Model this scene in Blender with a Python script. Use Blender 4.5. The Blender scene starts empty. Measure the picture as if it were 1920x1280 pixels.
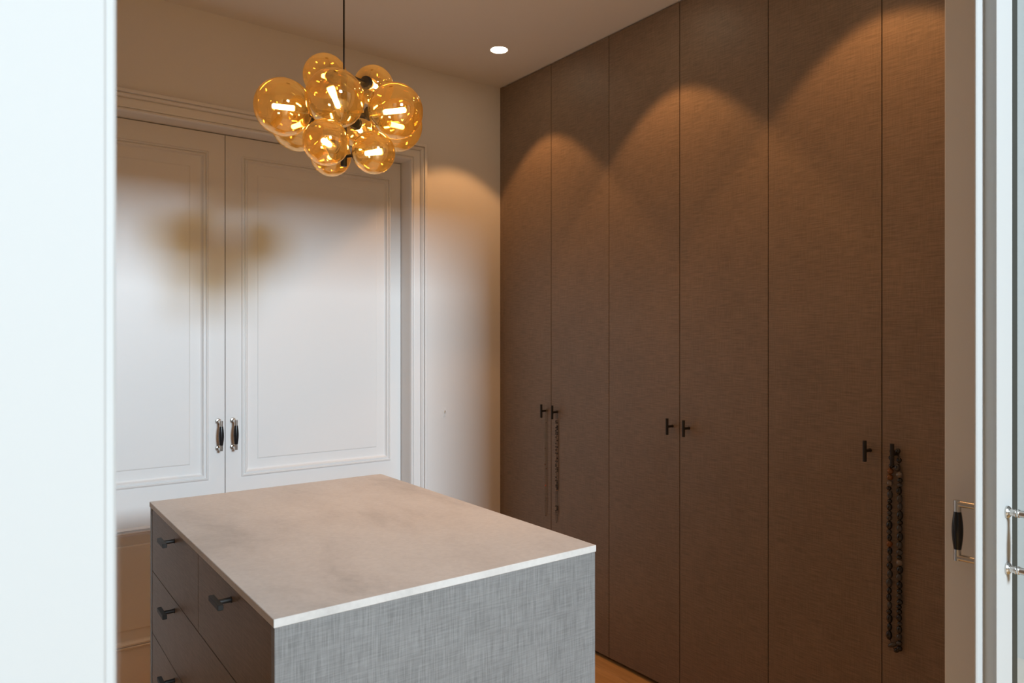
import bpy, bmesh, math, random
from mathutils import Vector, Matrix

random.seed(7)
scene = bpy.context.scene
C = scene.collection

# ------------------------------------------------------------------ camera
CAM_H = 1.43
cam_data = bpy.data.cameras.new('camera')
cam_data.sensor_width = 36.0
cam_data.lens = 36.0 * 1341.0 / 1920.0
cam_data.clip_start = 0.05
cam_data.dof.use_dof = True
cam_data.dof.focus_distance = 2.1
cam_data.dof.aperture_fstop = 8.0
cam = bpy.data.objects.new('camera', cam_data)
C.objects.link(cam)
cam.location = (0, 0, CAM_H)
cam.rotation_euler = (math.radians(90), 0, -math.atan2(0.5963, 0.8028))
scene.camera = cam

# ------------------------------------------------------------------ view
scene.view_settings.view_transform = 'Standard'
scene.view_settings.look = 'None'
scene.view_settings.exposure = 0.0
scene.view_settings.gamma = 1.0
scene.view_settings.use_curve_mapping = False
scene.cycles.use_denoising = True
scene.cycles.max_bounces = 12
scene.cycles.diffuse_bounces = 6
scene.cycles.transparent_max_bounces = 32
scene.cycles.caustics_reflective = False
scene.cycles.caustics_refractive = False
scene.cycles.sample_clamp_indirect = 6.0

# ------------------------------------------------------------------ world: pale overcast sky
world = bpy.data.worlds.new('world')
scene.world = world
world.use_nodes = True
bg = world.node_tree.nodes['Background']
bg.inputs[0].default_value = (0.80, 0.90, 1.0, 1)
bg.inputs[1].default_value = 1.0

# ------------------------------------------------------------------ daylight through the bedroom window
WIN_X0, WIN_X1, WIN_Z0, WIN_Z1, WIN_Y = -0.10, 1.20, 2.80, 4.10, -6.2  # unseen window, height chosen for where its daylight falls
day = bpy.data.lights.new('daylight', 'AREA')
day.shape = 'RECTANGLE'
day.size = WIN_X1 - WIN_X0
day.size_y = WIN_Z1 - WIN_Z0
day.energy = 1000
day.color = (0.765, 0.89, 1.0)
day_o = bpy.data.objects.new('daylight', day)
C.objects.link(day_o)
day_o.location = ((WIN_X0 + WIN_X1) / 2, WIN_Y - 0.16, (WIN_Z0 + WIN_Z1) / 2)
day_o.rotation_euler = (math.radians(90), 0, 0)   # shines towards +Y

WARM = (1.0, 0.475, 0.165)
SPOT_W = 17.0
BULB_L = 94.0

# ------------------------------------------------------------------ materials
def new_mat(name):
    m = bpy.data.materials.new(name)
    m.use_nodes = True
    nt = m.node_tree
    b = nt.nodes['Principled BSDF']
    return m, nt, b

def plain(name, col, rough=0.5, metal=0.0, spec=0.5):
    m, nt, b = new_mat(name)
    b.inputs['Base Color'].default_value = (*col, 1)
    b.inputs['Roughness'].default_value = rough
    b.inputs['Metallic'].default_value = metal
    b.inputs['Specular IOR Level'].default_value = spec
    return m

def painted(name, col, rough, var=0.03, bump=0.02, scale=60):
    m, nt, b = new_mat(name)
    tc = nt.nodes.new('ShaderNodeTexCoord')
    n = nt.nodes.new('ShaderNodeTexNoise')
    n.inputs['Scale'].default_value = scale
    n.inputs['Detail'].default_value = 3
    nt.links.new(tc.outputs['Object'], n.inputs['Vector'])
    mx = nt.nodes.new('ShaderNodeMix'); mx.data_type = 'RGBA'
    mx.inputs[6].default_value = (*[c * (1 - var) for c in col], 1)
    mx.inputs[7].default_value = (*col, 1)
    nt.links.new(n.outputs['Fac'], mx.inputs[0])
    nt.links.new(mx.outputs[2], b.inputs['Base Color'])
    bp = nt.nodes.new('ShaderNodeBump')
    bp.inputs['Strength'].default_value = bump
    bp.inputs['Distance'].default_value = 0.001
    nt.links.new(n.outputs['Fac'], bp.inputs['Height'])
    nt.links.new(bp.outputs['Normal'], b.inputs['Normal'])
    b.inputs['Roughness'].default_value = rough
    return m

def linen(name, col, w_h=0.6, w_v=0.4, contrast=0.5):
    """woven laminate: fine threads both ways, thickness varying along the thread"""
    m, nt, b = new_mat(name)
    N, L = nt.nodes.new, nt.links.new
    tc = N('ShaderNodeTexCoord')
    sep = N('ShaderNodeSeparateXYZ'); L(tc.outputs['Object'], sep.inputs[0])
    add = N('ShaderNodeMath'); add.operation = 'ADD'
    L(sep.outputs['X'], add.inputs[0]); L(sep.outputs['Y'], add.inputs[1])
    comb = N('ShaderNodeCombineXYZ')
    L(add.outputs[0], comb.inputs['X']); L(sep.outputs['Z'], comb.inputs['Y'])
    def threads(sx, sy):
        mp = N('ShaderNodeMapping'); mp.inputs['Scale'].default_value = (sx, sy, 1)
        L(comb.outputs[0], mp.inputs['Vector'])
        n = N('ShaderNodeTexNoise'); n.noise_dimensions = '2D'
        n.inputs['Scale'].default_value = 1.0
        n.inputs['Detail'].default_value = 2.0
        n.inputs['Roughness'].default_value = 0.6
        L(mp.outputs[0], n.inputs['Vector'])
        return n.outputs['Fac']
    hz = threads(16, 300)
    vt = threads(300, 16)
    cl = threads(6, 5)
    a1 = N('ShaderNodeMath'); a1.operation = 'MULTIPLY'; a1.inputs[1].default_value = w_h; L(hz, a1.inputs[0])
    a2 = N('ShaderNodeMath'); a2.operation = 'MULTIPLY_ADD'; a2.inputs[1].default_value = w_v; L(vt, a2.inputs[0]); L(a1.outputs[0], a2.inputs[2])
    a3 = N('ShaderNodeMath'); a3.operation = 'MULTIPLY_ADD'; a3.inputs[1].default_value = 0.18; L(cl, a3.inputs[0]); L(a2.outputs[0], a3.inputs[2])
    rp = N('ShaderNodeValToRGB')
    rp.color_ramp.elements[0].position = 0.42
    rp.color_ramp.elements[1].position = 0.76
    rp.color_ramp.elements[0].color = (*[c * (1 - contrast) for c in col], 1)
    rp.color_ramp.elements[1].color = (*[min(1, c * (1 + contrast)) for c in col], 1)
    L(a3.outputs[0], rp.inputs[0])
    L(rp.outputs[0], b.inputs['Base Color'])
    bp = N('ShaderNodeBump'); bp.inputs['Strength'].default_value = 0.25; bp.inputs['Distance'].default_value = 0.0006
    L(a2.outputs[0], bp.inputs['Height']); L(bp.outputs['Normal'], b.inputs['Normal'])
    b.inputs['Roughness'].default_value = 0.48
    b.inputs['Specular IOR Level'].default_value = 0.45
    return m

def concrete(name):
    m, nt, b = new_mat(name)
    N, L = nt.nodes.new, nt.links.new
    tc = N('ShaderNodeTexCoord')
    mp = N('ShaderNodeMapping'); mp.inputs['Scale'].default_value = (2.2, 1.1, 2.0); mp.inputs['Rotation'].default_value = (0, 0, 0.5)
    L(tc.outputs['Object'], mp.inputs['Vector'])
    n1 = N('ShaderNodeTexNoise'); n1.inputs['Scale'].default_value = 2.2; n1.inputs['Detail'].default_value = 6; n1.inputs['Roughness'].default_value = 0.62; n1.inputs['Distortion'].default_value = 0.35
    L(mp.outputs[0], n1.inputs['Vector'])
    n2 = N('ShaderNodeTexNoise'); n2.inputs['Scale'].default_value = 90; n2.inputs['Detail'].default_value = 2
    L(tc.outputs['Object'], n2.inputs['Vector'])
    rp = N('ShaderNodeValToRGB')
    e = rp.color_ramp.elements
    e[0].position = 0.30; e[0].color = (0.62, 0.595, 0.57, 1)
    e[1].position = 0.56; e[1].color = (0.82, 0.795, 0.765, 1)
    x = e.new(0.44); x.color = (0.77, 0.74, 0.71, 1)
    L(n1.outputs['Fac'], rp.inputs[0])
    mx = N('ShaderNodeMix'); mx.data_type = 'RGBA'; mx.blend_type = 'MULTIPLY'; mx.inputs[0].default_value = 0.16
    L(rp.outputs[0], mx.inputs[6]); L(n2.outputs['Fac'], mx.inputs[7])
    L(mx.outputs[2], b.inputs['Base Color'])
    b.inputs['Roughness'].default_value = 0.55
    b.inputs['Specular IOR Level'].default_value = 0.35
    return m

def wood(name):
    m, nt, b = new_mat(name)
    N, L = nt.nodes.new, nt.links.new
    tc = N('ShaderNodeTexCoord')
    mp = N('ShaderNodeMapping'); mp.inputs['Scale'].default_value = (14, 1.2, 14)
    L(tc.outputs['Object'], mp.inputs['Vector'])
    n1 = N('ShaderNodeTexNoise'); n1.inputs['Scale'].default_value = 3; n1.inputs['Detail'].default_value = 5; n1.inputs['Distortion'].default_value = 0.8
    L(mp.outputs[0], n1.inputs['Vector'])
    oi = N('ShaderNodeObjectInfo')
    rp = N('ShaderNodeValToRGB')
    rp.color_ramp.elements[0].position = 0.3; rp.color_ramp.elements[0].color = (0.58, 0.30, 0.105, 1)
    rp.color_ramp.elements[1].position = 0.7; rp.color_ramp.elements[1].color = (0.76, 0.43, 0.17, 1)
    L(n1.outputs['Fac'], rp.inputs[0])
    hs = N('ShaderNodeHueSaturation')
    mr = N('ShaderNodeMapRange'); mr.inputs['To Min'].default_value = 0.85; mr.inputs['To Max'].default_value = 1.12
    L(oi.outputs['Random'], mr.inputs['Value']); L(mr.outputs[0], hs.inputs['Value'])
    L(rp.outputs[0], hs.inputs['Color']); L(hs.outputs[0], b.inputs['Base Color'])
    b.inputs['Roughness'].default_value = 0.42
    return m

def facing_fac(nt, f0, f1, p):
    N, L = nt.nodes.new, nt.links.new
    lw = N('ShaderNodeLayerWeight'); lw.inputs['Blend'].default_value = 0.5
    pw = N('ShaderNodeMath'); pw.operation = 'POWER'; pw.inputs[1].default_value = p
    L(lw.outputs['Facing'], pw.inputs[0])
    mr = N('ShaderNodeMapRange'); mr.inputs['To Min'].default_value = f0; mr.inputs['To Max'].default_value = f1
    L(pw.outputs[0], mr.inputs['Value'])
    return mr.outputs[0]

def amber_glass(name):
    m = bpy.data.materials.new(name); m.use_nodes = True
    nt = m.node_tree; nt.nodes.clear()
    N, L = nt.nodes.new, nt.links.new
    out = N('ShaderNodeOutputMaterial')
    tr = N('ShaderNodeBsdfTransparent'); tr.inputs[0].default_value = (0.92, 0.77, 0.47, 1)
    tl = N('ShaderNodeBsdfTranslucent'); tl.inputs[0].default_value = (1.0, 0.64, 0.15, 1)
    g1 = N('ShaderNodeBsdfGlossy'); g1.inputs['Color'].default_value = (1.0, 0.86, 0.56, 1); g1.inputs['Roughness'].default_value = 0.02
    body = N('ShaderNodeMixShader'); body.inputs[0].default_value = 0.06
    L(tr.outputs[0], body.inputs[1]); L(tl.outputs[0], body.inputs[2])
    mx = N('ShaderNodeMixShader')
    L(facing_fac(nt, 0.27, 0.80, 4.0), mx.inputs[0]); L(body.outputs[0], mx.inputs[1]); L(g1.outputs[0], mx.inputs[2])
    L(mx.outputs[0], out.inputs['Surface'])
    return m

def pane_glass(name):
    m = bpy.data.materials.new(name); m.use_nodes = True
    nt = m.node_tree; nt.nodes.clear()
    N, L = nt.nodes.new, nt.links.new
    out = N('ShaderNodeOutputMaterial')
    tr = N('ShaderNodeBsdfTransparent'); tr.inputs[0].default_value = (0.95, 0.97, 0.97, 1)
    g1 = N('ShaderNodeBsdfGlossy'); g1.inputs['Roughness'].default_value = 0.01
    mx = N('ShaderNodeMixShader')
    L(facing_fac(nt, 0.04, 0.9, 5.0), mx.inputs[0]); L(tr.outputs[0], mx.inputs[1]); L(g1.outputs[0], mx.inputs[2])
    L(mx.outputs[0], out.inputs['Surface'])
    return m

def emit(name, col, s):
    m = bpy.data.materials.new(name); m.use_nodes = True
    nt = m.node_tree; nt.nodes.clear()
    out = nt.nodes.new('ShaderNodeOutputMaterial')
    e = nt.nodes.new('ShaderNodeEmission')
    e.inputs[0].default_value = (*col, 1); e.inputs[1].default_value = s
    nt.links.new(e.outputs[0], out.inputs['Surface'])
    return m

M = {}
M['wall'] = painted('wall_paint', (0.78, 0.76, 0.74), 0.75, 0.02, 0.05, 120)
M['ceil'] = painted('ceiling_paint', (0.78, 0.76, 0.74), 0.85, 0.02, 0.03, 120)
M['lacquer'] = painted('white_lacquer', (0.80, 0.79, 0.78), 0.38, 0.01, 0.01, 30)
M['linen'] = linen('taupe_linen_laminate', (0.212, 0.152, 0.108), 0.66, 0.34, 0.20)
M['linen_v'] = linen('linen_laminate_daylit', (0.250, 0.250, 0.250), 0.40, 0.60, 0.22)  # wardrobe linen again, cool daylight mixed into its colour, threads mostly upright
M['bed_wall'] = painted('bedroom_low_bounce', (0.16, 0.15, 0.14), 0.8, 0.02, 0.05, 120)  # unseen bedroom, kept dark so little light bounces into the closet
M['leaf'] = painted('sliding_door_toned_down', (0.63, 0.63, 0.62), 0.65, 0.01, 0.01, 30)  # white lacquer greyed so the near leaves don't overexpose in the daylight
M['carcass'] = plain('dark_carcass', (0.035, 0.027, 0.022), 0.7)
M['black_metal'] = plain('black_metal', (0.018, 0.015, 0.013), 0.5, 0.0, 0.35)
M['bakelite'] = plain('black_bakelite', (0.010, 0.010, 0.012), 0.25)
M['nickel'] = plain('brushed_nickel', (0.62, 0.60, 0.57), 0.24, 1.0)
M['concrete'] = concrete('pale_concrete')
M['wood'] = wood('oak_boards')
M['glass'] = pane_glass('clear_glass')
M['amber'] = amber_glass('amber_glass')
M['bulb'] = emit('lamp_filament', (1.0, 0.57, 0.24), BULB_L)
M['lens'] = emit('downlight_lens', (1.0, 0.80, 0.55), 22)
M['trim'] = plain('white_trim', (0.8, 0.79, 0.77), 0.5)
M['seal_shade'] = plain('dark_seal_and_shade', (0.05, 0.05, 0.04), 0.6)  # glazing bead, widened into a dark strip for the stile's shadow
M['cord'] = plain('dark_cord', (0.03, 0.028, 0.025), 0.7)
M['bd_black'] = plain('bead_black', (0.012, 0.011, 0.011), 0.12)
M['bd_grey'] = plain('bead_smoke', (0.045, 0.042, 0.042), 0.15)
M['bd_amber'] = plain('bead_amber', (0.17, 0.065, 0.018), 0.2)
M['bd_pale'] = plain('bead_pale', (0.16, 0.135, 0.115), 0.2)
M['bd_dull'] = plain('bead_dull', (0.27, 0.205, 0.165), 0.35)
M['bd_coral'] = plain('bead_coral', (0.50, 0.13, 0.08), 0.3)
M['chain'] = plain('thin_gold_chain', (0.30, 0.22, 0.14), 0.35, 1.0)

# ------------------------------------------------------------------ mesh helpers (all in world coordinates)
def box(bm, x0, x1, y0, y1, z0, z1, bevel=0.0, seg=1):
    r = bmesh.ops.create_cube(bm, size=1.0)
    vs = r['verts']
    for v in vs:
        v.co = Vector(((x0 + x1) / 2 + v.co.x * (x1 - x0), (y0 + y1) / 2 + v.co.y * (y1 - y0), (z0 + z1) / 2 + v.co.z * (z1 - z0)))
    if bevel > 0:
        es = list({e for v in vs for e in v.link_edges})
        bmesh.ops.bevel(bm, geom=es, offset=bevel, segments=seg, affect='EDGES', profile=0.5)

def frame_for(d):
    d = d.normalized()
    up = Vector((0, 0, 1)) if abs(d.z) < 0.9 else Vector((1, 0, 0))
    a = d.cross(up).normalized()
    return a, d.cross(a).normalized()

def lathe(bm, p0, axis, prof, seg=24):
    """prof: list of (t along axis, radius); closed with caps where radius > 0"""
    axis = axis.normalized(); a, b = frame_for(axis)
    rings = []
    for t, r in prof:
        c = p0 + axis * t
        if r < 1e-6:
            rings.append([bm.verts.new(c)])
        else:
            rings.append([bm.verts.new(c + (a * math.cos(2 * math.pi * k / seg) + b * math.sin(2 * math.pi * k / seg)) * r) for k in range(seg)])
    for i in range(len(rings) - 1):
        A, B = rings[i], rings[i + 1]
        for k in range(seg):
            k2 = (k + 1) % seg
            if len(A) == 1 and len(B) == 1: continue
            if len(A) == 1: bm.faces.new((A[0], B[k2], B[k]))
            elif len(B) == 1: bm.faces.new((A[k], A[k2], B[0]))
            else: bm.faces.new((A[k], A[k2], B[k2], B[k]))
    if len(rings[0]) > 1: bm.faces.new(list(reversed(rings[0])))
    if len(rings[-1]) > 1: bm.faces.new(rings[-1])

def cyl(bm, p0, p1, r, seg=16):
    p0, p1 = Vector(p0), Vector(p1)
    lathe(bm, p0, p1 - p0, [(0, r), ((p1 - p0).length, r)], seg)

def tube(bm, pts, r, seg=8, closed=False):
    pts = [Vector(p) for p in pts]
    n = len(pts); rings = []
    for i, p in enumerate(pts):
        d = pts[(i + 1) % n] - pts[i - 1] if (closed or 0 < i < n - 1) else (pts[1] - pts[0] if i == 0 else pts[-1] - pts[-2])
        a, b = frame_for(d)
        rings.append([bm.verts.new(p + (a * math.cos(2 * math.pi * k / seg) + b * math.sin(2 * math.pi * k / seg)) * r) for k in range(seg)])
    m = n if closed else n - 1
    for i in range(m):
        A, B = rings[i], rings[(i + 1) % n]
        for k in range(seg):
            bm.faces.new((A[k], A[(k + 1) % seg], B[(k + 1) % seg], B[k]))
    if not closed:
        bm.faces.new(list(reversed(rings[0]))); bm.faces.new(rings[-1])

def ring_panel(bm, x0, x1, z0, z1, y, prof, cap=True, face=-1):
    """rectangular moulding in a plane of constant y; prof: (inset, height towards the viewer side)"""
    rings = []
    for i, h in prof:
        yy = y + face * h
        rings.append([bm.verts.new((x0 + i, yy, z0 + i)), bm.verts.new((x1 - i, yy, z0 + i)),
                      bm.verts.new((x1 - i, yy, z1 - i)), bm.verts.new((x0 + i, yy, z1 - i))])
    for A, B in zip(rings, rings[1:]):
        for k in range(4):
            bm.faces.new((A[k], A[(k + 1) % 4], B[(k + 1) % 4], B[k]))
    if cap: bm.faces.new(rings[-1])

def architrave(bm, x0, x1, z1, y, prof):
    """three-sided casing; prof: (outward offset, height towards -y)"""
    rings = []
    for i, h in prof:
        yy = y - h
        rings.append([bm.verts.new((x0 - i, yy, -0.012)), bm.verts.new((x0 - i, yy, z1 + i)),
                      bm.verts.new((x1 + i, yy, z1 + i)), bm.verts.new((x1 + i, yy, -0.012))])
    for A, B in zip(rings, rings[1:]):
        for k in range(3):
            bm.faces.new((A[k], A[k + 1], B[k + 1], B[k]))

def world_loc(o):
    v = Vector(o.location)
    while o.parent:
        o = o.parent; v = v + Vector(o.location)
    return v

def link(name, bm, mat, parent=None, origin=None, smooth=False):
    """one mesh object from world-space geometry"""
    base = world_loc(parent) if parent else Vector((0, 0, 0))
    org = Vector(origin) if origin is not None else base
    bmesh.ops.recalc_face_normals(bm, faces=bm.faces[:])
    bmesh.ops.translate(bm, verts=bm.verts[:], vec=-org)
    if smooth:
        for f in bm.faces: f.smooth = True
        for e in bm.edges:
            if len(e.link_faces) == 2 and e.calc_face_angle(0) > math.radians(35): e.smooth = False
    me = bpy.data.meshes.new(name)
    bm.to_mesh(me); bm.free()
    me.materials.append(mat)
    o = bpy.data.objects.new(name, me)
    C.objects.link(o)
    o.location = org - base
    if parent: o.parent = parent
    return o

def empty(name, loc, parent=None):
    o = bpy.data.objects.new(name, None)
    o.empty_display_size = 0.05
    C.objects.link(o); o.location = loc
    if parent:
        o.location = Vector(loc) - world_loc(parent); o.parent = parent
    return o

def tag(o, label, cat, group=None):
    o['label'] = label; o['category'] = cat
    if group: o['group'] = group
    return o

def struct(o, label=None, cat=None):
    o['kind'] = 'structure'
    if label: o['label'] = label
    if cat: o['category'] = cat
    return o

def bx(name, mat, parent, *a, bevel=0.0, **k):
    bm = bmesh.new(); box(bm, *a, bevel=bevel)
    return link(name, bm, mat, parent, **k)

# ------------------------------------------------------------------ dimensions
CEIL = 2.80
XL, XW, XR = -0.70, 2.254, 2.90            # left wall, wardrobe fronts, wall behind wardrobes
YB = 3.145                                  # back wall face
YF0, YF1 = 0.602, 0.700                     # wall between closet and bedroom
OX0, OX1, OZ = -0.024, 1.726, 2.315          # sliding door opening
DX0, DX1, DZ, DY = -0.002, 1.704, 2.328, 3.233   # cupboard doors in the back wall
BX0, BX1, BZ = -2.2, 3.8, 4.3              # bedroom

# ------------------------------------------------------------------ room shell
fl = bx('floor', M['wood'], None, BX0 - .1, BX1 + .1, WIN_Y - .3, 4.0, -0.10, -0.012)
struct(fl, 'oak board floor running under the island and wardrobes', 'floor')
pw = 0.137
nx = int((XW + 0.05 - XL) / pw) + 1
for i in range(nx):
    x0 = XL + i * pw; x1 = min(x0 + pw - 0.0012, XW + 0.06)
    cut = 1.2 + (i * 0.73) % 1.3
    for y0, y1 in ((YF0, YF0 + cut - 0.001), (YF0 + cut, 3.24)):
        if x0 < OX0 or x1 > OX1: y0 = max(y0, YF1)
        yy1 = y1 if (x0 > DX0 and x1 < DX1) else min(y1, YB)
        bx('floor_board', M['wood'], fl, x0, x1, y0, yy1, -0.012, 0.0, bevel=0.0008, origin=((x0 + x1) / 2, (y0 + yy1) / 2, 0))

struct(bx('ceiling', M['ceil'], None, XL, XR, YF1, YB, CEIL, CEIL + 0.12), 'flat white closet ceiling with recessed downlights', 'ceiling')
bm = bmesh.new()
box(bm, BX0 - .1, BX1 + .1, WIN_Y - .2, YF0, BZ, BZ + .1)
struct(link('ceiling', bm, M['bed_wall']), 'unseen high bedroom ceiling, darkened to cut bounce light, in front of the sliding doors', 'ceiling')

bm = bmesh.new()                                                   # back wall with the cupboard opening
box(bm, XL - .1, DX0, YB, YB + .2, -0.012, CEIL + .1)
box(bm, DX1, XR + .1, YB, YB + .2, -0.012, CEIL + .1)
box(bm, DX0, DX1, YB, YB + .2, DZ, CEIL + .1)
struct(link('wall_back', bm, M['wall']), 'white plastered wall behind the island around the panelled doors', 'wall')
struct(bx('wall_left', M['wall'], None, XL - .1, XL, YF1, YB, -0.012, CEIL + .1), 'white closet wall opposite the linen wardrobes', 'wall')
struct(bx('wall_right', M['wall'], None, XR, XR + .1, YF1, YB, -0.012, CEIL + .1), 'white wall behind the linen wardrobes', 'wall')
bm = bmesh.new()                                                   # wall with the sliding doors
box(bm, BX0, OX0, YF0, YF1, -0.012, BZ + .1)
box(bm, OX1, BX1, YF0, YF1, -0.012, BZ + .1)
box(bm, OX0, OX1, YF0, YF1, OZ, BZ + .1)
struct(link('wall_front', bm, M['lacquer']), 'white wall with the sliding door opening into the closet', 'wall')
bm = bmesh.new()                                                   # unseen bedroom walls, darkened to cut bounce light
box(bm, BX0 - .1, BX0, WIN_Y - .2, YF1, -0.012, BZ + .1)
struct(link('wall_bedroom_left', bm, M['bed_wall']), 'unseen bedroom side wall, darkened to cut bounce light, left of the sliding doors', 'wall')
bm = bmesh.new()
box(bm, BX1, BX1 + .1, WIN_Y - .2, YF1, -0.012, BZ + .1)
struct(link('wall_bedroom_right', bm, M['bed_wall']), 'unseen bedroom side wall, darkened to cut bounce light, right of the sliding doors', 'wall')
bm = bmesh.new()
box(bm, BX0 - .1, WIN_X0, WIN_Y - .2, WIN_Y, -0.012, BZ + .1)
box(bm, WIN_X1, BX1 + .1, WIN_Y - .2, WIN_Y, -0.012, BZ + .1)
box(bm, WIN_X0, WIN_X1, WIN_Y - .2, WIN_Y, -0.012, WIN_Z0)
box(bm, WIN_X0, WIN_X1, WIN_Y - .2, WIN_Y, WIN_Z1, BZ + .1)
struct(link('wall_bedroom_window', bm, M['bed_wall']), 'unseen bedroom wall, darkened to cut bounce light, with the high window', 'wall')
w1 = empty('window_1', ((WIN_X0 + WIN_X1) / 2, WIN_Y - 0.1, WIN_Z0))
struct(w1, 'unseen white framed bedroom window, set high to aim daylight into the closet', 'window')
bm = bmesh.new()
t = 0.05
box(bm, WIN_X0, WIN_X0 + t, WIN_Y - .13, WIN_Y - .07, WIN_Z0, WIN_Z1); box(bm, WIN_X1 - t, WIN_X1, WIN_Y - .13, WIN_Y - .07, WIN_Z0, WIN_Z1)
box(bm, WIN_X0 + t, WIN_X1 - t, WIN_Y - .13, WIN_Y - .07, WIN_Z0, WIN_Z0 + t); box(bm, WIN_X0 + t, WIN_X1 - t, WIN_Y - .13, WIN_Y - .07, WIN_Z1 - t, WIN_Z1)
link('window_frame', bm, M['lacquer'], w1)
bx('window_pane', M['glass'], w1, WIN_X0 + t, WIN_X1 - t, WIN_Y - .103, WIN_Y - .099, WIN_Z0 + t, WIN_Z1 - t)

# jamb lining of the sliding door opening
bm = bmesh.new()
box(bm, OX1 - 0.004, OX1 + 0.02, YF0 + 0.004, YF1 + 0.004, -0.012, OZ, bevel=0.002)
struct(link('trim_1', bm, M['lacquer']), 'white jamb lining of the sliding door opening next to the wardrobe', 'trim')
bm = bmesh.new()
box(bm, OX0 - 0.02, OX0 + 0.004, YF0 + 0.004, YF1 + 0.004, -0.012, OZ, bevel=0.002)
struct(link('trim_2', bm, M['lacquer']), 'white jamb lining of the sliding door opening next to the left leaf', 'trim')

# ------------------------------------------------------------------ moulded casing around the cupboard doors
CAS = [(0.0, 0.0), (0.0, 0.014), (0.003, 0.018), (0.009, 0.018), (0.0095, 0.009), (0.014, 0.009), (0.0145, 0.015), (0.019, 0.017), (0.040, 0.018),
       (0.047, 0.018), (0.0475, 0.013), (0.051, 0.013), (0.053, 0.022), (0.060, 0.030), (0.0635, 0.030), (0.064, 0.024), (0.067, 0.024), (0.068, 0.036), (0.079, 0.036), (0.082, 0.033), (0.082, 0.0)]
bm = bmesh.new(); architrave(bm, DX0, DX1, DZ, YB, CAS)
struct(link('trim_3', bm, M['lacquer']), 'white moulded architrave framing the tall panelled double doors', 'trim')

# ------------------------------------------------------------------ pull handle with black grip (projects along sy*Y)
def pull_handle(parent, x, yface, zc, sy, proj=0.052, H=0.128, round_rosette=True, r=0.0062):
    h = bmesh.new()
    z0, z1 = zc - H / 2 + r, zc + H / 2 - r
    yg = yface + sy * proj
    for z in (z0, z1):
        lathe(h, Vector((x, yface, z)), Vector((0, sy, 0)), [(0, 0.0125), (0.003, 0.0125), (0.006, 0.010), (0.007, r), (0.014, r), (0.015, r + .0012), (0.017, r + .0012), (0.018, r),
              (0.020, r + .0012), (0.022, r + .0012), (0.023, r), (proj, r)], 20)
    for z, s in ((z0, -1), (z1, 1)):
        cyl(h, (x, yg, z + s * r), (x, yg, z - s * 0.022), r * 1.0, 20)
    ho = link('handle', h, M['nickel'], parent, origin=(x, yface, zc), smooth=True)
    ho['label'] = 'nickel pull handle with black grip'
    g = bmesh.new()
    gl = H - 2 * 0.024
    prof = []
    for k in range(13):
        u = k / 12
        prof.append((u * gl, 0.0072 + 0.0036 * math.sin(math.pi * u)))
    lathe(g, Vector((x, yg, zc - gl / 2)), Vector((0, 0, 1)), prof, 20)
    go = link('grip', g, M['bakelite'], ho, smooth=True)
    return ho

# ------------------------------------------------------------------ tall panelled doors in the back wall
MOULD = [(-0.005, 0.0), (-0.004, 0.003), (0.000, 0.0070), (0.004, 0.008), (0.006, 0.006), (0.0065, 0.0005), (0.010, 0.0005), (0.0105, 0.006), (0.0165, 0.006), (0.0195, -0.002), (0.0225, -0.0065), (0.026, -0.0080), (0.030, -0.0100)]
FIELD = [(0.020, -0.0085), (0.066, -0.0085), (0.0675, -0.0062), (0.071, -0.0045)]
XS = 0.851
def panelled_door(name, x0, x1, xa, xb, label, hx):
    z0, z1 = 0.0, DZ - 0.004
    y0, y1 = DY, DY + 0.035
    pz = [(0.195, 0.673), (0.841, 2.240)]
    bm = bmesh.new()
    box(bm, x0, xa, y0, y1, z0, z1); box(bm, xb, x1, y0, y1, z0, z1)
    box(bm, xa, xb, y0, y1, z0, pz[0][0]); box(bm, xa, xb, y0, y1, pz[0][1], pz[1][0]); box(bm, xa, xb, y0, y1, pz[1][1], z1)
    d = link(name, bm, M['lacquer'], origin=((x0 + x1) / 2, y0, 0))
    struct(d, label, 'door')
    for a, b in pz:
        bm = bmesh.new(); ring_panel(bm, xa + .001, xb - .001, a + .001, b - .001, y0, FIELD)
        p = link('panel', bm, M['lacquer'], d)
        bm = bmesh.new(); ring_panel(bm, xa, xb, a, b, y0, MOULD, cap=False)
        link('moulding', bm, M['lacquer'], p)
    pull_handle(d, hx, y0, 1.028, -1)
    return d
panelled_door('door_1', DX0 + .003, XS - .0015, DX0 + .066, XS - .073, 'white panelled cupboard door standing behind the drawer fronts of the island', 0.822)
panelled_door('door_2', XS + .0015, DX1 - .003, XS + .073, DX1 - .064, 'white panelled cupboard door next to the plain wall strip', 0.883)
bx('trim_4', M['carcass'], None, DX0, DX1, DY + 0.04, DY + 0.06, -0.012, DZ + .02)
bpy.data.objects['trim_4']['kind'] = 'structure'
bpy.data.objects['trim_4']['label'] = 'dark backing board behind the panelled doors'

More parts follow.
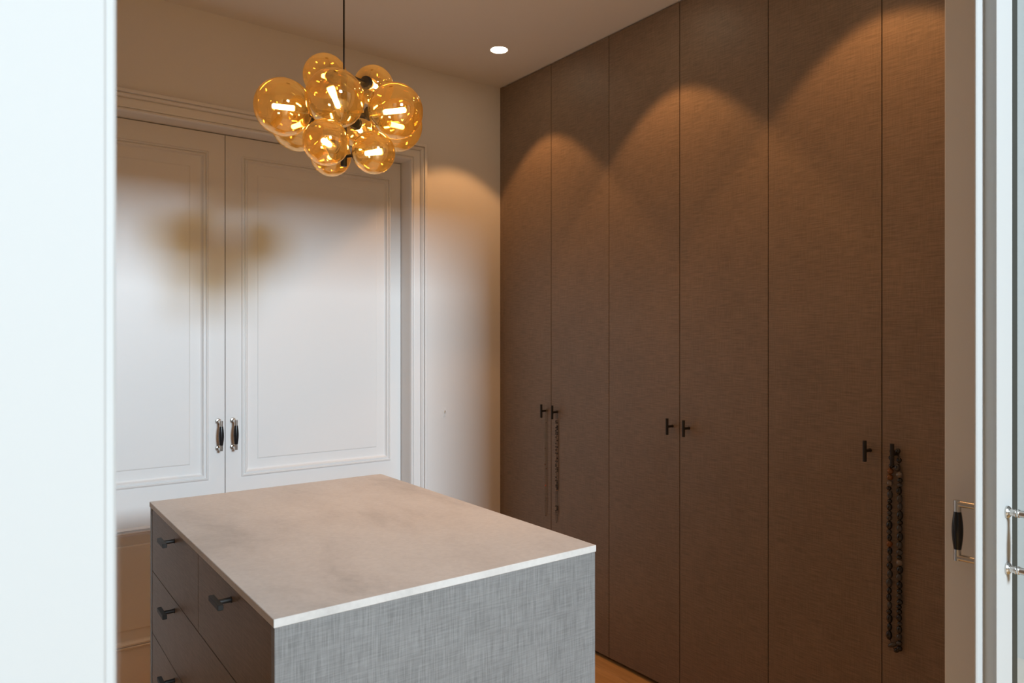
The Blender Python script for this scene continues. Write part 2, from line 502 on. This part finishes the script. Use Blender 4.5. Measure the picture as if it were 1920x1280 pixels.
# ------------------------------------------------------------------ glazed sliding doors
def sliding_leaf(name, xe, s, label, tongue):
    """xe = meeting edge, s = +1 leaf extends to +X, -1 to -X"""
    W, ya, yb = 0.96, 0.566, 0.600
    zt = OZ + 0.06
    def X(a, b): return (min(xe + s * a, xe + s * b), max(xe + s * a, xe + s * b))
    st = 0.080
    bm = bmesh.new()
    bv = 0.0015
    if tongue:                                    # grooved meeting edge with a tongue on the closet side
        box(bm, *X(0.012, st), ya, yb, 0.004, zt, bevel=bv)
        box(bm, *X(0.0, 0.014), ya, ya + 0.0018, 0.004, zt, bevel=0.0005)
    else:
        box(bm, *X(0.0, st), ya, yb, 0.004, zt, bevel=bv)
    box(bm, *X(W - 0.10, W), ya, yb, 0.004, zt, bevel=bv)
    box(bm, *X(st, W - 0.10), ya, yb, 0.004, 0.22); box(bm, *X(st, W - 0.10), ya, yb, zt - 0.11, zt)
    if tongue:
        box(bm, *X(-0.022, 0.014), yb - 0.007, yb - 0.001, 0.004, zt, bevel=0.0022)
    else:
        box(bm, *X(-0.007, 0.002), ya + 0.006, yb - 0.004, 0.004, zt, bevel=0.002)
    d = link(name, bm, M['leaf'], origin=(xe + s * W / 2, (ya + yb) / 2, 0))
    struct(d, label, 'door')
    x0, x1 = X(st, W - 0.10)
    bx('glass_pane', M['glass'], d, x0 - .004, x1 + .004, yb - 0.010, yb - 0.006, 0.216, zt - 0.106)
    bm = bmesh.new()
    ring_panel(bm, x0, x1, 0.22, zt - 0.11, yb - 0.010, [(0.0, 0.0), (0.0, 0.0232), (0.029, 0.0232), (0.031, 0.0215), (0.031, 0.0)], cap=False)
    link('seal_and_shade', bm, M['seal_shade'], d)
    hx = xe + s * 0.050
    pull_handle(d, hx, yb, 1.028, 1, proj=0.057, r=0.0070)
    pull_handle(d, hx, ya, 1.028, -1, proj=0.062, r=0.0070)
    return d
sliding_leaf('door_3', 1.620, 1, 'glazed white sliding door leaf pushed open beside the wardrobe, handles on both faces', True)
sliding_leaf('door_4', 0.0700, -1, 'white sliding door leaf standing close in front of the panelled doors', False)

# ------------------------------------------------------------------ T-bar handle
def tbar(parent, base, out, along, L=0.066, proj=0.033, square=False):
    base, out, along = Vector(base), Vector(out), Vector(along)
    bm = bmesh.new()
    lathe(bm, base, out, [(0, 0.0065), (0.001, 0.0065), (0.002, 0.0052), (proj, 0.0052)], 16)
    c = base + out * proj
    if square:
        s = 0.0055
        lo = c - along * L / 2 - (Vector((1, 1, 1)) - Vector(tuple(abs(q) for q in along))) * s
        hi = c + along * L / 2 + (Vector((1, 1, 1)) - Vector(tuple(abs(q) for q in along))) * s
        x0, x1 = sorted((lo.x, hi.x)); y0, y1 = sorted((lo.y, hi.y)); z0, z1 = sorted((lo.z, hi.z))
        box(bm, x0, x1, y0, y1, z0, z1, bevel=0.001)
    else:
        lathe(bm, c - along * L / 2, along, [(0, 0.0048), (0.001, 0.0058), (L - 0.001, 0.0058), (L, 0.0048)], 16)
    return link('handle', bm, M['black_metal'], parent, origin=tuple(base), smooth=True)

# ------------------------------------------------------------------ wardrobe wall: three double-door units
seams = [2.711, 1.905, 1.102]
edges = [3.114, 2.308, 1.503, 0.704]
HZ = 1.087
HL, HR = 0.037, 0.047
labels = ['tall brown linen wardrobe unit against the back wall with fine necklaces on its knobs',
          'tall brown linen wardrobe unit in the middle of the row with bare black knobs',
          'tall brown linen wardrobe unit beside the sliding door with a chunky bead necklace']
for i in range(3):
    ya, yb, ys = edges[i + 1], edges[i], seams[i]
    w = empty('wardrobe', (XW, (ya + yb) / 2, 0)); tag(w, labels[i], 'wardrobe', 'wardrobe units along the wall')
    bm = bmesh.new()
    box(bm, XW + 0.022, XR - .03, ya + .0005, yb - .0005, 0.06, CEIL - 0.008)
    link('carcass', bm, M['carcass'], w)
    bx('plinth', M['carcass'], w, XW + 0.045, XR - .03, ya + .0005, yb - .0005, 0.0, 0.06)
    for (a, b, hy) in ((ys, yb, ys + HL), (ya, ys, ys - HR)):
        d = bx('door', M['linen'], w, XW, XW + 0.020, a + .0014, b - .0014, 0.018, CEIL - 0.006, bevel=0.0008)
        tbar(d, (XW, hy, HZ), (-1, 0, 0), (0, 0, 1))
f = bx('filler_strip', M['linen'], None, XW + 0.002, XW + 0.022, 3.1155, YB, 0.0, CEIL, bevel=0.0006)
tag(f, 'narrow brown linen filler strip between the wardrobes and the back wall', 'panel')

# ------------------------------------------------------------------ island
IX0, IX1, IY0, IY1, IZ, ST = 0.406, 1.166, 1.236, 2.369, 0.950, 0.0155
isl = empty('dressing_island', ((IX0 + IX1) / 2, (IY0 + IY1) / 2, 0))
tag(isl, 'free-standing linen drawer island in the middle of the closet', 'island')
bx('carcass', M['carcass'], isl, IX0 + .024, IX1 - .022, IY0 + .019, IY1 - .019, 0.06, IZ - ST)
bx('plinth', M['carcass'], isl, IX0 + .05, IX1 - .05, IY0 + .05, IY1 - .05, 0.0, 0.06)
bx('end_panel', M['linen_v'], isl, IX0 + .002, IX1 - .002, IY0 + .002, IY0 + .0205, 0.004, IZ - ST, bevel=0.0006)
bx('end_panel', M['linen_v'], isl, IX0 + .002, IX1 - .002, IY1 - .0205, IY1 - .002, 0.004, IZ - ST, bevel=0.0006)
bx('side_panel', M['linen'], isl, IX1 - .021, IX1 - .002, IY0 + .0225, IY1 - .0225, 0.004, IZ - ST, bevel=0.0006)
zs = [0.9325, 0.749, 0.566, 0.383, 0.200, 0.020]
ya, ym, yb = IY0 + .0225, 1.784, IY1 - .0265
for r in range(5):
    zt, zb = zs[r] - .0014, zs[r + 1] + .0014
    cols = ((ya, ym - .0014), (ym + .0014, yb)) if r == 0 else ((ya, yb),)
    for a, b in cols:
        d = bx('drawer', M['linen'], isl, IX0 + .003, IX0 + .022, a, b, zb, zt, bevel=0.0008)
        hs = ([(a + b) / 2] if r == 0 else [1.508, 2.040])
        for hy in hs:
            if r == 0: hy = 1.508 if hy < ym else 2.040
            tbar(d, (IX0 + .003, hy, zs[r] - 0.027), (-1, 0, 0), (0, 1, 0), square=True, L=0.072, proj=0.030)
top = bx('worktop', M['concrete'], None, IX0, IX1, IY0, IY1, IZ - ST, IZ, bevel=0.0010, origin=((IX0 + IX1) / 2, (IY0 + IY1) / 2, IZ - ST))
tag(top, 'thin pale concrete-look slab lying on the drawer island', 'worktop')

# ------------------------------------------------------------------ pendant lamp with amber globes
RGT = Vector((0.8028, -0.5963, 0)); FWD = Vector((0.5963, 0.8028, 0))
PC = Vector((0.778, 1.800, 0))
pend = empty('pendant_lamp', (PC.x, PC.y, CEIL))
tag(pend, 'pendant lamp with a cluster of amber glass globes on a black stem above the island', 'lamp')
bm = bmesh.new(); lathe(bm, Vector((PC.x, PC.y, CEIL)), Vector((0, 0, -1)), [(0, 0.06), (0.022, 0.06), (0.026, 0.055), (0.027, 0.006)], 32)
link('ceiling_rose', bm, M['black_metal'], pend, smooth=True)
bm = bmesh.new(); cyl(bm, (PC.x, PC.y, CEIL - 0.02), (PC.x, PC.y, 2.10), 0.0023, 10)
link('rod', bm, M['black_metal'], pend, smooth=True)
bm = bmesh.new(); lathe(bm, Vector((PC.x, PC.y, 2.115)), Vector((0, 0, -1)), [(-0.035, 0.003), (-0.031, 0.0075), (0.215, 0.0085), (0.218, 0.007)], 20)
link('stem', bm, M['black_metal'], pend, smooth=True)
# (right, forward, height above camera, diameter) measured from the stem
globes = [(-0.081, 0.121, 0.753, 0.124, 0.705), (-0.002, -0.089, 0.6185, 0.149, 0.590), (-0.156, -0.019, 0.6190, 0.150, 0.607), (0.040, 0.205, 0.756, 0.116, 0.715),
          (0.139, -0.009, 0.6120, 0.146, 0.600), (0.114, 0.166, 0.6260, 0.148, 0.612), (-0.173, 0.166, 0.6270, 0.148, 0.625),
          (-0.0115, -0.139, 0.4927, 0.1135, 0.500), (0.089, -0.049, 0.4914, 0.111, 0.493), (-0.072, 0.147, 0.532, 0.114, 0.520), (-0.006, 0.221, 0.632, 0.110, 0.632)]
for (gr, gf, gz, D, az) in globes:
    c = PC + RGT * gr + FWD * gf; c.z = CAM_H + gz
    hub = Vector((PC.x, PC.y, CAM_H + az))
    d = (c - hub); n = d.normalized(); R = D / 2
    neck = c - n * R                                # where the stem enters the globe
    bm = bmesh.new(); cyl(bm, hub, neck - n * 0.0, 0.0042, 12)
    lathe(bm, neck, n, [(-0.010, 0.0045), (-0.008, 0.014), (-0.002, 0.0185), (0.004, 0.0185), (0.005, 0.0)], 20)
    link('arm', bm, M['black_metal'], pend, smooth=True)
    bm = bmesh.new()
    bmesh.ops.create_uvsphere(bm, u_segments=56, v_segments=32, radius=R)
    bmesh.ops.translate(bm, verts=bm.verts[:], vec=c)
    g = link('globe', bm, M['amber'], pend, origin=tuple(c), smooth=True)
    hb = 0.029 if D > 0.13 else 0.021
    q = R - hb
    bm = bmesh.new(); lathe(bm, neck, n, [(0.0, 0.011), (q - 0.006, 0.011), (q - 0.002, 0.009), (q, 0.0)], 18)
    link('socket', bm, M['nickel'], g, smooth=True)
    bm = bmesh.new(); lathe(bm, neck, n, [(q - 0.001, 0.0), (q - 0.001, 0.0055), (q + 0.003, 0.0068), (R + hb - 0.004, 0.0068), (R + hb - 0.001, 0.0045), (R + hb, 0.0)], 14)
    link('bulb', bm, M['bulb'], g, smooth=True)

# ------------------------------------------------------------------ recessed downlights
dl_labels = ['round recessed ceiling downlight in the corner by the panelled doors wall',
             'round recessed ceiling downlight above the middle wardrobe',
             'round recessed ceiling downlight above the wardrobe by the sliding door']
for k, y in enumerate((2.735, 1.915, 1.095)):
    x = 1.956
    t = empty('downlight', (x, y, CEIL)); tag(t, dl_labels[k], 'downlight', 'downlights along the wardrobes')
    bm = bmesh.new()
    prof = [(0.0, 0.046), (0.0015, 0.046), (0.0015, 0.041), (0.0005, 0.0395), (0.0, 0.0395)]
    a = 40
    rings = [[bm.verts.new((x + r * math.cos(2 * math.pi * q / a), y + r * math.sin(2 * math.pi * q / a), CEIL - h)) for q in range(a)] for h, r in prof]
    for A, B in zip(rings, rings[1:]):
        for q in range(a): bm.faces.new((A[q], A[(q + 1) % a], B[(q + 1) % a], B[q]))
    link('trim_ring', bm, M['trim'], t, smooth=True)
    bm = bmesh.new(); lathe(bm, Vector((x, y, CEIL)), Vector((0, 0, -1)), [(-0.002, 0.0395), (0.0008, 0.0395)], 40)
    link('lens', bm, M['lens'], t)
    ld = bpy.data.lights.new('downlight_beam', 'SPOT')
    ld.energy = SPOT_W; ld.color = WARM; ld.spot_size = math.radians(86); ld.spot_blend = 0.22; ld.shadow_soft_size = 0.012
    lo = bpy.data.objects.new('downlight_beam', ld); C.objects.link(lo)
    lo.parent = t; lo.location = (0, 0, -0.014)

# ------------------------------------------------------------------ necklaces hanging from the wardrobe knobs
def ball(bm, c, r, sz=1.0, ax=None, u=10, v=7):
    res = bmesh.ops.create_uvsphere(bm, u_segments=u, v_segments=v, radius=r)
    for q in res['verts']:
        q.co = Vector((q.co.x, q.co.y, q.co.z * sz)) + Vector(c)

def strand_pts(y, yl, yr, x, ztop, zbot, n=40):
    pts = []
    for k in range(n + 1):                       # down one side, up the other
        u = k / n
        pts.append((x, yl + (0 if u < 1 else 0), ztop + (zbot - ztop) * u))
    return pts

# chunky bead necklace
yk = seams[2] - HR
xb = XW - 0.0105
nk = empty('necklace', (xb, yk, HZ)); tag(nk, 'chunky dark bead necklace hanging from the wardrobe knob beside the sliding door', 'necklace', 'necklaces on the wardrobe knobs')
yl, yr, zb = yk + 0.0185, yk - 0.0115, 0.490
path = []
for k in range(9):
    a = math.pi * k / 8
    path.append(Vector((xb, yk + 0.0075 * math.cos(a) + 0.0, HZ + 0.006 + 0.004 * math.sin(a))))
left = [Vector((xb, yl, HZ - 0.055 + (zb + 0.04 - HZ + 0.055) * k / 30)) for k in range(31)]
right = [Vector((xb, yr, HZ - 0.055 + (zb + 0.02 - HZ + 0.055) * k / 30)) for k in range(31)]
loop = path[::-1] and ([*path] + right + [Vector((xb, yr + 0.004, zb + 0.006)), Vector((xb, yk + 0.006, zb + 0.0)), Vector((xb, yl - 0.003, zb + 0.022))] + left[::-1])
bm = bmesh.new(); tube(bm, loop, 0.0012, 6, closed=True)
link('cord', bm, M['cord'], nk, smooth=True)
cols = ['bd_black', 'bd_grey', 'bd_black', 'bd_grey', 'bd_black', 'bd_black', 'bd_grey', 'bd_black']
bead_mesh = {}
def bead(p, r, sz, mk, tilt=0.0):
    key = (mk,)
    if key not in bead_mesh:
        bm = bmesh.new(); bmesh.ops.create_uvsphere(bm, u_segments=12, v_segments=8, radius=1.0)
        for fq in bm.faces: fq.smooth = True
        me = bpy.data.meshes.new('bead'); bm.to_mesh(me); bm.free(); me.materials.append(M[mk]); bead_mesh[key] = me
    o = bpy.data.objects.new('bead', bead_mesh[key]); C.objects.link(o); o.parent = nk
    o.location = Vector(p) - nk.location; o.scale = (r, r, r * sz); o.rotation_euler = (tilt, 0, 0)
    return o
special_l = {1: 'bd_amber', 2: 'bd_amber', 3: 'bd_pale', 13: 'bd_amber'}
for side, y, z_end, spec in ((0, yl, zb + 0.030, special_l), (1, yr, zb + 0.012, {1: 'bd_pale', 12: 'bd_grey', 14: 'bd_pale'})):
    z = HZ - 0.030; k = 0
    while z > z_end:
        r = random.uniform(0.0072, 0.0092); sz = random.choice((0.9, 1.0, 1.35, 1.6))
        if k in spec: r, sz = 0.0092, 1.05
        z -= r * sz
        yy = y + random.uniform(-0.0015, 0.0015) + (0 if k > 1 else (-0.006 + 0.004 * k) * (1 if side == 0 else -1))
        bead((xb, yy, z), r, sz, spec.get(k, random.choice(cols if k > 3 else ['bd_black', 'bd_grey'])))
        z -= r * sz - 0.0005; k += 1
bead((xb, yk + 0.010, zb + 0.010), 0.007, 2.2, 'bd_grey', 1.0)
bead((xb, yk - 0.003, zb - 0.002), 0.0065, 1.4, 'bd_black', 0.8)
for dy, dz in ((0.012, -0.014), (-0.009, -0.018), (0.009, 0.006), (-0.006, 0.0095)):
    bead((xb, yk + dy * 1.15, HZ + dz), 0.0075, 1.1, 'bd_black')

# fine chain with a few beads
def hang(y, w, x, z1):
    p = [Vector((x, y + 0.006 * math.cos(math.pi * k / 8), HZ + 0.0045 + 0.003 * math.sin(math.pi * k / 8))) for k in range(9)]
    a = [Vector((x, y - w, HZ - 0.03 + (z1 + 0.012 - HZ + 0.03) * k / 20)) for k in range(21)]
    b = [Vector((x, y + w, HZ - 0.03 + (z1 + 0.012 - HZ + 0.03) * k / 20)) for k in range(21)]
    return p + a + [Vector((x, y, z1))] + b[::-1]
xc = XW - 0.005
y1 = seams[0] + HL
n1 = empty('necklace', (xc, y1, HZ)); tag(n1, 'fine thin chain necklace with a few tiny beads hanging from a wardrobe knob', 'necklace', 'necklaces on the wardrobe knobs')
bm = bmesh.new(); lp = hang(y1, 0.0045, xc, 0.566); tube(bm, lp, 0.0012, 5, closed=True)
link('chain', bm, M['chain'], n1, smooth=True)
for z, r, mk, dy in ((0.716, 0.0046, 'bd_coral', 0.0), (0.640, 0.003, 'bd_pale', 0.003), (0.655, 0.0026, 'bd_pale', -0.004), (0.82, 0.003, 'bd_amber', 0.0045), (0.80, 0.003, 'bd_amber', -0.0045),
                     (0.90, 0.0026, 'bd_amber', 0.0045), (1.028, 0.003, 'bd_pale', -0.0045), (0.568, 0.003, 'bd_pale', 0.0)):
    bm = bmesh.new(); ball(bm, (xc, y1 + dy, z), r); link('bead', bm, M[mk], n1, smooth=True)

# strand of small dark beads
y2 = seams[0] - HR
n2 = empty('necklace', (xc, y2, HZ)); tag(n2, 'strand of small dull beads hanging from a wardrobe knob beside the fine chain', 'necklace', 'necklaces on the wardrobe knobs')
bm = bmesh.new(); lp = hang(y2, 0.0055, xc, 0.548); tube(bm, lp, 0.0009, 5, closed=True)
link('cord', bm, M['cord'], n2, smooth=True)
z = 1.050
bmA, bmB = bmesh.new(), bmesh.new()
k = 0
while z > 0.575:
    for s in (-1, 1):
        if z > 0.70 or (0.59 < z < 0.63):
            ball(bmA if random.random() < 0.55 else bmB, (xc, y2 + s * 0.0055 + random.uniform(-.001, .001), z), random.uniform(0.0026, 0.0040), 1.0, u=8, v=5)
    z -= 0.0078; k += 1
oa = link('beads', bmA, M['bd_dull'], n2, smooth=True); oa['kind'] = 'stuff'
ob = link('beads', bmB, M['bd_grey'], n2, smooth=True); ob['kind'] = 'stuff'

# ------------------------------------------------------------------ small white hook on the back wall
hk = empty('wall_hook', (1.904, YB, 1.06)); tag(hk, 'tiny white hook stuck on the plain wall strip between doors and wardrobes', 'hook')
bx('back_plate', M['trim'], hk, 1.904 - .008, 1.904 + .008, YB - .003, YB, 1.045, 1.090, bevel=0.0014)
bm = bmesh.new()
tube(bm, [(1.904, YB - .002, 1.068), (1.904, YB - .012, 1.066), (1.904, YB - .017, 1.071), (1.904, YB - .017, 1.079)], 0.003, 8)
link('peg', bm, M['trim'], hk, smooth=True)
